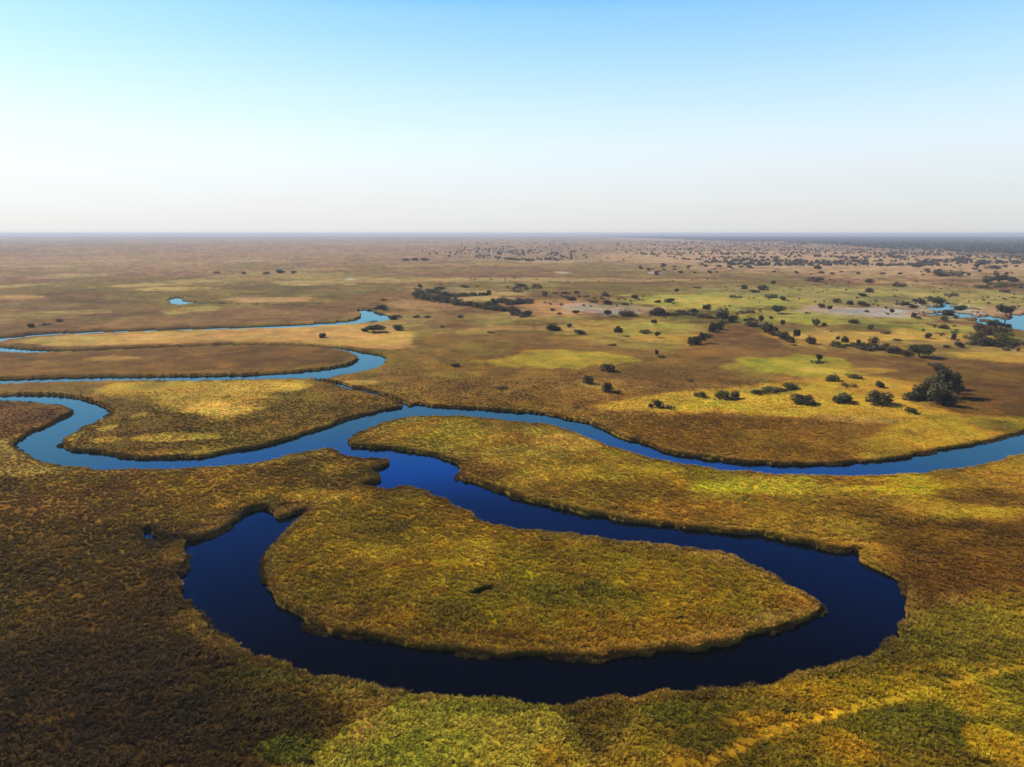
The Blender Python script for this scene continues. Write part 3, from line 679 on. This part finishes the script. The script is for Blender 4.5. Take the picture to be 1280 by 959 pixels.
TREES = """
# big clump on the right
1143 501 22 11 bush|low dark bush at the left foot of the big tree clump
1156 500 22 24 bush|round dark tree on the left side of the big tree clump
1174 507 26 32 grey|tall grey-green tree at the front of the big tree clump
1188 508 20 18 bush|dark bushy tree at the front right foot of the big tree clump
1190 498 28 36 round|broad dark tree on the right side of the big tree clump
1181 487 24 28 grey|grey-green tree in the middle rear of the big tree clump
1167 490 18 20 grey|pale grey-green tree between the two halves of the big tree clump
1178 472 18 15 round|dark tree at the top rear of the big tree clump
1173 459 17 5 scrub|flat dark shrub just behind the top of the big tree clump
1200 493 12 16 bush|narrow dark bush at the right edge of the big tree clump
1142 517 17 9 green|small olive bush in front of the big tree clump on straw grass
1155 449 32 18 umbrella|wide flat-topped dark tree standing alone behind the big tree clump
# row along the straw strip
1105 507 34 19 bush|large dark bush left of the big tree clump on straw grass
1057 504 28 12 bush|dark bush third from the big tree clump along the straw strip
1007 506 33 12 bush|long low dark bush at the left of the straw strip row
1102 485 13 9 bush|small dark bush behind the large bush beside the tree clump
1063 484 18 4 scrub|thin low shrub behind the dark bush of the straw strip
1043 477 19 9 green|green bush on the yellow-green meadow above the straw strip
1071 474 20 4 green|low flat green shrub right of the green meadow bush
990 487 21 9 green|green and dark bush at the end of the narrow marsh gully
967 490 24 6 green|low grey-green thicket filling the narrow marsh gully
920 498 14 11 bush|dark bush at the right end of the gully thicket
905 498 20 11 green|wide green bush in the middle of the gully thicket
877 497 16 8 green|low green bush left of the gully thicket
863 477 8 4 scrub|tiny shrub on the brown field above the gully thicket
823 510 14 13 bush|dark bush with a leaning top at the left end of the straw strip
814 509 8 6 bush|small shrub at the left side of the leaning-top bush
838 511 14 6 scrub|low dark shrub at the right side of the leaning-top bush
1023 455 16 3 scrub|flat dark shrub lying under the small tree on the meadow edge
1025 453 9 10 round|small dark tree on the edge of the yellow-green meadow
# centre
761 465 19 11 bush|dark bush at the top of the trio on the brown field
736 480 15 12 bush|dark bush at the left of the trio on the brown field
760 490 14 15 bush|tallest dark bush at the bottom of the trio on the brown field
772 492 12 6 bush|low dark bush touching the bottom bush of the trio
720 510 8 3 scrub|tiny shrub just above the right river channel
569 459 13 5 bush|lone dark shrub on the brown plain left of the yellow meadow
627 486 16 3 brown|faint brown shrub patch on the brown plain below the yellow meadow
690 414 15 10 bush|dark bush at the left of the pair on the tan strip
697 414 11 6 bush|low dark bush joined to the left bush of the tan strip pair
712 410 8 6 bush|small dark bush behind the tan strip pair
725 419 15 7 bush|low dark bush at the right of the pair on the tan strip
774 421 12 12 round|dark round tree alone on the straw meadow edge
807 416 14 3 scrub|thin flat shrub right of the lone round tree
808 418 16 3 scrub|low brown shrub line on the straw meadow
818 407 9 7 round|small dark tree on the straw meadow
822 423 9 8 round|small dark tree at the lower rim of the straw meadow
766 433 12 2 scrub|thin dark shrub in the brown field above the yellow meadow
821 446 5 9 round|narrow upright dark tree on the pale strip
827 448 10 4 scrub|low shrub at the foot of the narrow upright tree
871 432 13 13 bush|dark tree at the front of the group at the wedge's left corner
864 431 9 11 bush|small dark tree left in the group at the wedge's left corner
878 430 11 14 round|taller dark tree right in the group at the wedge's left corner
891 416 10 15 bush|dark tree on the slanting left rim of the brown wedge
900 413 12 12 bush|bushy tree beside the dark tree on the wedge's left rim
905 403 19 18 grey|large grey-green tree at the top of the brown wedge
916 403 10 9 bush|dark bush attached right of the large grey-green tree
940 409 17 9 brown|brown low bushes at the top right of the brown wedge
952 405 8 11 round|first upright tree of the wedge's right-hand tree line
961 417 14 14 bush|dark dense tree in the wedge's right-hand tree line
970 418 9 9 round|mid-size tree right of the dense tree in the wedge's tree line
981 425 15 11 grey|grey bushy tree in the lower part of the wedge's tree line
988 428 9 9 bush|dark bush near the end of the wedge's tree line
997 425 10 13 round|upright dark tree standing at the end of the wedge's tree line
993 433 9 3 scrub|thin flat shrub below the end of the wedge's tree line
979 409 6 9 round|thin small tree above the wedge's tree line
965 401 6 5 round|tiny tree on the pale strip above the wedge's tree line
1014 431 13 9 brown|brown rounded bush on the tan strip right of the wedge's tree line
1018 408 5 9 round|small tree just above the tan strip right of the wedge
975 393 17 11 umbrella|dark flat-topped tree on the bright green meadow
937 392 16 5 scrub|dark low shrub line under the bright green meadow
884 391 10 10 round|small upright tree left of the large grey-green tree
881 398 16 6 brown|brown low bush left below the small upright tree
869 391 9 5 bush|low green bush left of the small upright tree
853 394 14 6 bush|low bush in the middle of the far meadow rim
823 395 22 10 bush|wide dark bush at the left of the far meadow rim
838 379 12 7 bush|dark bush on the left end of the bright green meadow
823 379 8 4 bush|small low bush beside the left end of the bright green meadow
846 367 5 6 round|tiny tree above the left end of the bright green meadow
966 373 17 6 scrub|dark low thicket above the right end of the bright green meadow
980 376 8 6 bush|small bush at the right end of the dark low thicket
955 363 13 7 bush|dark bush group above the bright green meadow
944 366 12 4 green|low green bush left below the dark bush group
931 362 8 7 bush|small bush at the left of the dark bush group
920 373 14 3 scrub|flat brown shrub on the upper rim of the bright green meadow
967 357 6 6 round|tiny tree right above the dark bush group
872 361 10 3 scrub|thin dark shrub far above the bright green meadow
1010 393 6 3 scrub|tiny shrub on the green meadow right of the flat-topped tree
# pale flats on the right
1016 431 12 12 brown|brown bush at the left start of the dark thicket row
1047 434 15 8 green|green bush low in the dark thicket row
1048 425 6 5 bush|tiny black bush above the green bush of the thicket row
1058 433 10 12 round|leaning dark tree beside the green bush of the thicket row
1079 436 17 8 bush|black dense bush in the middle of the thicket row
1074 430 6 6 bush|small dark ball bush above the black dense bush
1094 433 11 14 brown|tall brown tree in the middle of the thicket row
1109 437 9 9 green|green bush right of the tall brown tree
1121 443 18 11 brown|broad brown bush on the right of the thicket row
1131 444 8 7 bush|dark bush end of the thicket row beside the flat-topped tree
1124 427 12 3 brown|thin brown shrub above the flat-topped tree's left side
1109 418 14 4 scrub|thin dark shrub on the gold strip
1089 413 8 8 green|small green bush on the gold strip's upper edge
1069 405 13 6 bush|dark two-humped bush under the pale flooded flat
1022 409 9 11 grey|grey upright tree left of a black ball bush
1031 408 7 5 bush|black ball bush beside the grey upright tree
1116 393 6 7 round|tiny lone tree standing in the pale flooded flat
1143 400 6 9 round|narrow tree at the right end of the pale flooded flat
1149 399 9 4 green|low green shrub right of the narrow flooded-flat tree
1079 382 10 6 bush|dark bush above the pale flooded flat's middle
1085 384 9 5 bush|lower bush of the pair above the pale flooded flat
1063 384 8 8 round|small round tree above the pale flooded flat's left part
1038 389 6 7 round|small tree at the left tip of the pale flooded flat
1028 385 8 6 bush|small bush left of the pale flooded flat
1047 379 9 6 bush|green-black bush higher left of the pale flooded flat
1080 371 10 5 bush|dark bush high above the pale flooded flat
1088 366 9 7 bush|bush right of the dark bush high above the flat
1133 382 10 4 bush|black shrub left in the dark group by the second flat
1144 386 10 5 bush|black shrub right in the dark group by the second flat
1153 383 7 9 round|tree at the right of the dark group by the second flat
1146 378 7 5 bush|small green bush behind the dark group by the second flat
1164 374 6 4 bush|small black bush left above the second flat
1175 378 18 6 bush|long dark bush above the second flat
1193 371 14 5 scrub|long low shrub high above the second flat
1189 391 15 8 bush|dark bush group on the second flat
1177 393 10 4 scrub|thin shrub left of the dark group on the second flat
1204 385 13 6 umbrella|small flat dark tree at the top of the second flat
1182 402 10 8 brown|brown round bush below the second flat
1196 399 6 6 brown|small brown bush right of the brown round bush
1182 412 13 6 bush|low dark bush on the meadow under the brown round bush
1169 408 10 3 scrub|thin shrub left of the low dark meadow bush
1162 424 10 9 bush|dark pointed bush on the meadow behind the flat-topped tree
1192 430 6 14 round|narrow upright tree left of the pool thicket
1202 436 14 9 grey|grey shrubs at the foot of the narrow upright tree
1185 436 10 5 brown|brown shrub left of the narrow upright tree
# thicket by the blue pool
1220 398 5 5 bush|tiny bush at the left tip of the blue pool
1262 397 18 15 round|round tree on the far shore of the blue pool
1244 412 16 12 round|dark tree top in front of the blue pool's middle
1226 415 15 13 brown|brown tree at the left front of the blue pool
1240 420 16 12 brown|brown bushy tree at the heart of the pool thicket
1228 423 13 8 bush|black bush low on the left of the pool thicket
1260 417 13 8 green|green bush at the right front of the blue pool
1241 434 24 12 bush|large black bush at the bottom of the pool thicket
1258 430 20 11 green|green broad bush at the right of the pool thicket
1252 424 12 8 green|green bush between the brown tree and the broad bush
1220 432 12 6 grey|pale grey shrub at the lower left of the pool thicket
1274 440 5 7 brown|tiny reddish bush right of the pool thicket
# right, higher
1238 355 15 11 grey|grey round tree in the high right grove
1253 355 15 11 round|dark round tree in the high right grove
1270 353 15 7 bush|dark low tree in the high right grove by the photo's edge
1232 361 18 5 scrub|low thicket under the grey round tree of the high grove
1259 366 13 5 scrub|low thicket under the dark round tree of the high grove
1193 346 34 4 scrub|long flat dark thicket on the pale plain
1126 359 14 7 brown|brown bush on the meadow's far rim
1023 353 20 8 brown|wide brown bush on the pale plain's near rim
1088 354 9 6 bush|dark bush on the rim of the pale plain
1024 339 9 7 round|dark round tree on the pale plain left of the brown bushes
1150 336 11 6 umbrella|small spreading tree on the pale plain
1246 337 16 6 brown|brown thicket on the pale plain at far right
1229 333 8 6 round|right tree of a tiny pair on the pale plain
1222 335 7 5 round|left tree of a tiny pair on the pale plain
# channels on the left
466 417 27 10 umbrella|wide dark tree on the tan tongue inside the river bend
497 414 14 8 bush|dark bush right of the wide tree on the tan tongue
455 415 10 5 bush|low bush joined left of the wide tree on the tan tongue
402 423 11 7 bush|small dark bush alone on the tan tongue
465 401 13 4 bush|low dark bush on the near shore of the upper bend
490 400 13 6 bush|dark bush at the right tip of the upper bend
476 387 14 6 bush|dark bush row above the upper bend
462 387 8 4 bush|small bush left above the upper bend
479 376 8 3 scrub|thin shrub far above the upper bend
37 410 10 6 bush|dark bush left of the pair beyond the far left channel
72 403 9 4 bush|small bush right of the pair beyond the far left channel
54 407 12 3 brown|brown shrub between the pair beyond the far left channel
# grove in the middle distance
525 360 6 5 bush|tiny black tree at the top left of the grey-green grove
523 371 13 9 grey|grey-green tree at the left end of the grey-green grove
532 376 15 10 green|green tree at the front left of the grey-green grove
543 377 14 9 grey|grey-green tree at the front middle of the grey-green grove
556 378 14 8 green|green tree at the front right of the grey-green grove
538 367 14 6 grey|pale tree at the back of the grey-green grove
556 371 12 7 grey|grey bush at the rear right of the grey-green grove
550 362 14 4 brown|brown bush behind the grey-green grove
564 370 12 4 scrub|thin dark shrubs right of the grey-green grove
580 360 9 4 bush|small bush on the plain above the grove
578 369 11 4 scrub|low shrub left along the far shrub row
590 369 9 4 bush|low bush in the middle of the far shrub row
602 368 8 3 scrub|small shrub at the right of the far shrub row
611 368 6 6 bush|black round bush ending the far shrub row
583 383 14 5 bush|first low tree of the long dark thicket line
595 384 13 5 bush|second low tree of the long dark thicket line
607 385 13 5 green|green low tree in the long dark thicket line
618 383 10 11 bush|tallest tree of the long dark thicket line
630 390 14 7 bush|lower right bush of the long dark thicket line
643 392 13 6 bush|bush before the end of the long dark thicket line
658 396 15 8 bush|dark bush closing the long dark thicket line
641 395 6 5 bush|small bush hanging below the long dark thicket line
629 377 12 5 bush|left bush of the upper branch of the thicket line
639 381 20 6 green|wide green tree of the upper branch of the thicket line
657 379 15 5 bush|right bush of the upper branch of the thicket line
651 359 13 5 bush|dark bush above the right end of the thicket line
669 359 8 5 brown|brown bush right of the dark bush above the thicket line
647 366 12 4 scrub|thin shrub below the dark bush above the thicket line
681 371 8 8 green|green upright bush left of the sandy clearing
694 368 8 3 brown|brown shrub right of the green upright bush
707 368 10 4 brown|brown shrub on the far side of the sandy clearing
714 376 14 5 bush|dark bush on the rim above the sandy clearing
721 369 7 5 round|tiny tree above the rim bush of the sandy clearing
742 379 10 4 brown|brown bush above the centre pale flat
760 381 11 6 bush|dark bush above the centre pale flat
757 371 8 5 bush|small bush high above the centre pale flat
782 382 9 4 brown|brown bush right above the centre pale flat
794 375 9 6 round|small tree on the meadow right of the centre pale flat
691 389 7 4 brown|brown bush at the left of the centre pale flat
699 394 6 4 brown|tiny brown bush on the sandy clearing
720 394 9 6 round|small dark tree at the left foot of the centre pale flat
760 396 10 8 round|dark tree at the middle foot of the centre pale flat
785 396 22 7 bush|wide low bush at the right foot of the centre pale flat
520 398 8 4 brown|left shrub of two small ones on the tan slope
534 398 8 4 brown|right shrub of two small ones on the tan slope
575 398 8 4 green|small green shrub alone on the tan slope
552 410 6 3 brown|tiny brown shrub below the tan slope
613 417 10 2 scrub|thin shrub line right below the tan slope
332 343 8 4 brown|faint bush second from the left in the far left plain's row
349 342 10 5 bush|darkest bush of the row on the far left plain
366 342 7 4 brown|faint bush ending the row on the far left plain
270 342 9 3 brown|brown shrub set apart left of the far left plain's row
304 343 6 4 brown|faint shrub starting the row on the far left plain
507 326 9 3 bush|left tree of a low dark line on the hazy centre plain
518 326 9 4 bush|middle tree of a low dark line on the hazy centre plain
530 326 10 4 bush|end tree of a low dark line on the hazy centre plain
"""
for ln in TREES.strip().splitlines():
    if ln.startswith('#'): continue
    num, lab = ln.split('|'); u, v, w, h, key = num.split()
    plant(float(u), float(v), float(w), float(h), key, lab, 'trees and bushes scattered over the marsh islands')
# tiny look-alikes on the pale plain, each a tree of its own
cnt = 0
while cnt < 78:
    u = random.uniform(800, 1280); v = random.uniform(328, 345)
    if v < 326 + (1280 - u) * .012: continue
    x, y = ground(u, v)
    if fbm(np.array([x]), np.array([y]), 90, 2, 401)[0] < .46: continue
    k_ = random.choice(['round', 'bush', 'brown', 'bush'])
    w = random.uniform(3, 6.5)
    plant(u, v, w, w * random.uniform(.5, .75), k_, 'tiny dark tree scattered with many alike over the pale far plain', 'tiny trees of the pale far plain', tree=True)
    cnt += 1


# low undergrowth that joins the trees into dark lines, and small shrubs nobody could count
under_c = bpy.data.collections.new('undergrowth_kinds')
for s_, m_ in enumerate((LEAF_DARK, LEAF_GREEN, LEAF_GREY, LEAF_BROWN)):
    under_c.objects.link(bpy.data.objects.new('shrub', blob_leaves(s_ + 90, lobes(s_ + 90, 5, .2, .55, .22, .34), 220, .10, m_, 'shrub_crown')))
UX = []; UY = []; US = []
for pts, n, sp, lo, hi in [([(520,370),(545,377),(575,381),(600,384),(625,388),(660,397)], 90, 1.6, 5, 11), ([(520,364),(545,366),(562,371)], 26, 3, 4, 9), ([(562,371),(590,370),(612,369)], 46, .7, 3, 7),
                           ([(618,378),(640,380),(664,379)], 60, 1.0, 4, 10), ([(1040,434),(1060,434),(1080,437),(1100,437),(1120,442),(1136,445)], 70, 1.6, 2.5, 6.5), ([(935,406),(955,410),(970,420),(992,429)], 44, 1.3, 2.5, 6.5),
                           ([(860,431),(880,425),(895,412),(905,403)], 26, 1.6, 2.5, 6), ([(868,397),(905,399),(950,402)], 30, 1.2, 3, 6), ([(815,394),(870,395)], 26, 1.2, 3, 7), ([(895,499),(925,498)], 14, 1, 1.5, 3.5), ([(940,492),(985,487)], 26, 1.2, 1.5, 4),
                           ([(1215,424),(1245,432),(1275,432)], 50, 4, 3, 7), ([(1225,410),(1255,420)], 30, 4, 3, 7), ([(1130,381),(1165,376),(1195,386)], 34, 3, 3, 7), ([(1150,496),(1196,500)], 24, 3, 2, 5), ([(1230,356),(1280,360)], 30, 2.5, 4, 9),
                           ([(448,388),(480,388),(500,398)], 24, 1.2, 3, 6), ([(640,362),(675,360)], 24, 2, 3, 7), ([(700,370),(760,372),(800,378)], 40, 4, 2.5, 6)]:
    t_ = rng.random(n) * (len(pts) - 1); P_ = np.array(pts, float); i_ = t_.astype(int); f_ = (t_ - i_)[:, None]
    q_ = P_[i_] * (1 - f_) + P_[i_ + 1] * f_; ax_, ay_ = ground(q_[:, 0] + rng.normal(0, sp * 1.6, n), q_[:, 1] + rng.normal(0, sp * .6, n))
    UX.append(ax_); UY.append(ay_); US.append(rng.uniform(lo, hi, n))
n = 900
u_ = rng.uniform(500, 1290, n); v_ = rng.uniform(348, 440, n); ok = (v_ < 360 + (u_ - 500) * .12) & (fbm(*ground(u_, v_), 80, 3, 701) > .50)
ax_, ay_ = ground(u_[ok], v_[ok]); UX.append(ax_); UY.append(ay_); US.append(rng.uniform(1.6, 4.5, ok.sum()))
x = np.concatenate(UX); y = np.concatenate(UY); w_ = np.concatenate(US); k_ = sample(WATER, x, y) > 1; x, y, w_ = x[k_], y[k_], w_[k_]; n = len(x)
scatter('undergrowth', x, y, np.maximum(sample(GZ, x, y), .4) - .1, np.stack([w_, w_, w_ * rng.uniform(.4, .8, n)], 1), np.stack([np.zeros(n), np.zeros(n), rng.uniform(0, 6.28, n)], 1), np.ones((n, 3)), under_c,
        'low dark undergrowth and small shrubs joining the trees into lines', 'undergrowth')

# ------------------------------------------------------------------ far woodland
wood_c = bpy.data.collections.new('woodland_kinds'); loose_c = bpy.data.collections.new('loose_tree_kinds')
for s_ in range(3):
    loose_c.objects.link(bpy.data.objects.new('tree', blob_leaves(s_ + 85, lobes(s_ + 85, 6, .3, .68, .24, .30), 260, .11, LEAF_FAR, 'loose_crown')))
    wood_c.objects.link(bpy.data.objects.new('tree', blob_leaves(s_ + 80, lobes(s_ + 80, 6, .3, .68, .24, .30), 260, .11, LEAF_DARK, 'woodland_crown')))
WX = []; WY = []
n = 60000
u_ = rng.uniform(700, 1420, n); r_ = np.sqrt(rng.uniform(1800 ** 2, 15000 ** 2, n)); a_ = np.arctan((u_ - 640) / (FPX * 1.02))
x = r_ * np.sin(a_); y = r_ * np.cos(a_)
lim_ = np.interp(u_, BAND_U, BAND_V); _, yb = ground(0, lim_)
cl = fbm(x, y, 500, 3, 301)
ok = (y > yb * (.95 + (cl - .5) * .5)) & (rng.random(n) < np.where(r_ < 6000, .5, .26))
WX.append(x[ok]); WY.append(y[ok])
# loose trees over the pale far plain
n = 24000
u_ = rng.uniform(770, 1420, n); v_ = rng.uniform(301, 333, n); x, y = ground(u_, v_); cl = fbm(x, y, 70, 3, 311)
ok = (cl > .50) & (rng.random(n) < .22) & (v_ < 300 + (u_ - 760) * .12 + 14)
WX.append(x[ok]); WY.append(y[ok])
n = 2600
u_ = rng.normal(640, 46, n); v_ = rng.uniform(304, 327, n); x, y = ground(u_, v_); cl = fbm(x, y, 140, 3, 321)
ok = (cl > .55) & (rng.random(n) < .30); WX.append(x[ok]); WY.append(y[ok])
def far_trees(name, xs, ys, coll, label):
    x = np.concatenate(xs); y = np.concatenate(ys); k_ = sample(WATER, x, y) > 3; x, y = x[k_], y[k_]; n = len(x)
    w_ = rng.uniform(5, 12, n) + 3 * (np.hypot(x, y) > 4000); h_ = w_ * rng.uniform(.55, .95, n)
    scatter(name, x, y, np.full(n, TOP - .4), np.stack([w_, w_, h_], 1), np.stack([np.zeros(n), np.zeros(n), rng.uniform(0, 6.28, n)], 1), np.ones((n, 3)), coll, label, 'woodland')
far_trees('far_woodland', WX[:1], WY[:1], wood_c, 'dense dark woodland fading to blue along the right horizon')
far_trees('far_scattered_woodland', WX[1:], WY[1:], loose_c, 'countless tiny trees speckling the pale plain before the horizon')

# ------------------------------------------------------------------ air
me = bpy.data.meshes.new('haze')
R_, zb, zt = 63000.0, -2.4, H + 6.0
V = [(sx * R_, sy * R_, z_) for z_ in (zb, zt) for sx, sy in ((-1, -1), (1, -1), (1, 1), (-1, 1))]
me.from_pydata(V, [], [(3, 2, 1, 0), (4, 5, 6, 7), (0, 1, 5, 4), (1, 2, 6, 5), (2, 3, 7, 6), (3, 0, 4, 7)])
hm = bpy.data.materials.new('haze'); hm.use_nodes = True; N = hm.node_tree.nodes; L = hm.node_tree.links; N.clear()
out = N.new('ShaderNodeOutputMaterial'); pv = N.new('ShaderNodeVolumePrincipled')
pv.inputs['Color'].default_value = (.72, .80, .98, 1); pv.inputs['Density'].default_value = 9.5e-5; pv.inputs['Anisotropy'].default_value = .1
L.new(pv.outputs[0], out.inputs['Volume']); me.materials.append(hm)
tag(link('haze', me), 'thin bluish haze lying over the far plain', 'haze', kind='stuff')

# ------------------------------------------------------------------ light and sky
SUN_EL, SUN_AZ = math.radians(38), math.radians(-63)      # azimuth from straight ahead, negative = left
world = bpy.data.worlds.new('World'); scene.world = world; world.use_nodes = True
N = world.node_tree.nodes; L = world.node_tree.links
bg = N['Background']; sky = N.new('ShaderNodeTexSky'); sky.sky_type = 'NISHITA'; sky.sun_disc = False
sky.sun_elevation = SUN_EL; sky.sun_rotation = SUN_AZ; sky.altitude = 900
sky.air_density = 1.0; sky.dust_density = 1.6; sky.ozone_density = 1.5
# the sky itself, plus the bright dry-season haze that whitens it towards the horizon and the sun's side
tcw = N.new('ShaderNodeTexCoord'); sep = N.new('ShaderNodeSeparateXYZ'); L.new(tcw.outputs['Generated'], sep.inputs[0])
el_ = mathn(N, L, 'MAXIMUM', sep.outputs['Z'], 0.0)
glow = mathn(N, L, 'EXPONENT', mathn(N, L, 'MULTIPLY', mathn(N, L, 'POWER', mathn(N, L, 'DIVIDE', el_, .205), 2.4), -1.0))
side = mathn(N, L, 'ADD', mathn(N, L, 'MULTIPLY', sep.outputs['X'], -.16), 1.0)
tint = N.new('ShaderNodeVectorMath'); tint.operation = 'MULTIPLY'; L.new(sky.outputs[0], tint.inputs[0]); 
rp = N.new('ShaderNodeValToRGB'); L.new(el_, rp.inputs[0]); els = rp.color_ramp.elements
els[0].position = .275; els[1].position = .54
for p_, c_ in ((.275, (.72, 1.20, 1.34)), (.335, (.12, .95, 2.7)), (.38, (.03, .38, 1.05)), (.54, (.01, .06, .17))):
    e_ = els[0] if p_ == .275 else (els[-1] if p_ == .54 else els.new(p_))
    e_.color = (c_[0] / 2.7, c_[1] / 2.7, c_[2] / 2.7, 1)
tmx = N.new('ShaderNodeVectorMath'); tmx.operation = 'SCALE'; L.new(rp.outputs[0], tmx.inputs[0]); tmx.inputs['Scale'].default_value = 2.7
L.new(tmx.outputs[0], tint.inputs[1])
# L.new(el_, up.inputs[0]); up.inputs[1].default_value = .27; up.inputs[2].default_value = .52; up.interpolation_type = 'SMOOTHSTEP'
mpw = N.new('ShaderNodeMapping'); mpw.inputs['Scale'].default_value = (1.2, 1.2, 14); L.new(tcw.outputs['Generated'], mpw.inputs[0])
nzw = N.new('ShaderNodeTexNoise'); nzw.inputs['Scale'].default_value = 2.2; nzw.inputs['Detail'].default_value = 5; L.new(mpw.outputs[0], nzw.inputs['Vector'])
glow = mathn(N, L, 'MULTIPLY', glow, mathn(N, L, 'ADD', mathn(N, L, 'MULTIPLY', nzw.outputs[0], .22), .89))
hz = N.new('ShaderNodeMix'); hz.data_type = 'RGBA'; L.new(mathn(N, L, 'MULTIPLY', glow, .93), hz.inputs['Factor'])
tsd = N.new('ShaderNodeVectorMath'); tsd.operation = 'SCALE'; L.new(tint.outputs[0], tsd.inputs[0]); L.new(mathn(N, L, 'ADD', mathn(N, L, 'MULTIPLY', sep.outputs['X'], .46), 1.0), tsd.inputs['Scale']); L.new(tsd.outputs[0], hz.inputs['A']); hv = N.new('ShaderNodeVectorMath'); hv.operation = 'SCALE'; hv.inputs[0].default_value = (4.95, 4.8, 4.8); L.new(mathn(N, L, 'MULTIPLY', side, mathn(N, L, 'ADD', mathn(N, L, 'MULTIPLY', mathn(N, L, 'MINIMUM', mathn(N, L, 'DIVIDE', el_, .12), 1.0), .22), 1.0)), hv.inputs['Scale']); L.new(hv.outputs[0], hz.inputs['B'])
L.new(hz.outputs['Result'], bg.inputs[0]); bg.inputs[1].default_value = .115
sl = bpy.data.lights.new('sun', 'SUN'); sl.energy = 4.8; sl.angle = math.radians(.53); sl.color = (1, .89, .70)
so = bpy.data.objects.new('sun', sl); C.objects.link(so)
from mathutils import Vector
d = Vector((math.sin(SUN_AZ) * math.cos(SUN_EL), math.cos(SUN_AZ) * math.cos(SUN_EL), math.sin(SUN_EL)))
so.rotation_euler = d.to_track_quat('Z', 'Y').to_euler(); so.location = (-50, 50, 150)

vs = scene.view_settings
scene.display_settings.display_device = 'sRGB'
vs.view_transform = 'Standard'; vs.look = 'None'; vs.gamma = 1; vs.exposure = 0.5; vs.use_curve_mapping = False
scene.render.engine = 'CYCLES'
cy = scene.cycles; cy.use_denoising = True; cy.max_bounces = 5; cy.diffuse_bounces = 2; cy.glossy_bounces = 3; cy.volume_bounces = 0; cy.transparent_max_bounces = 4
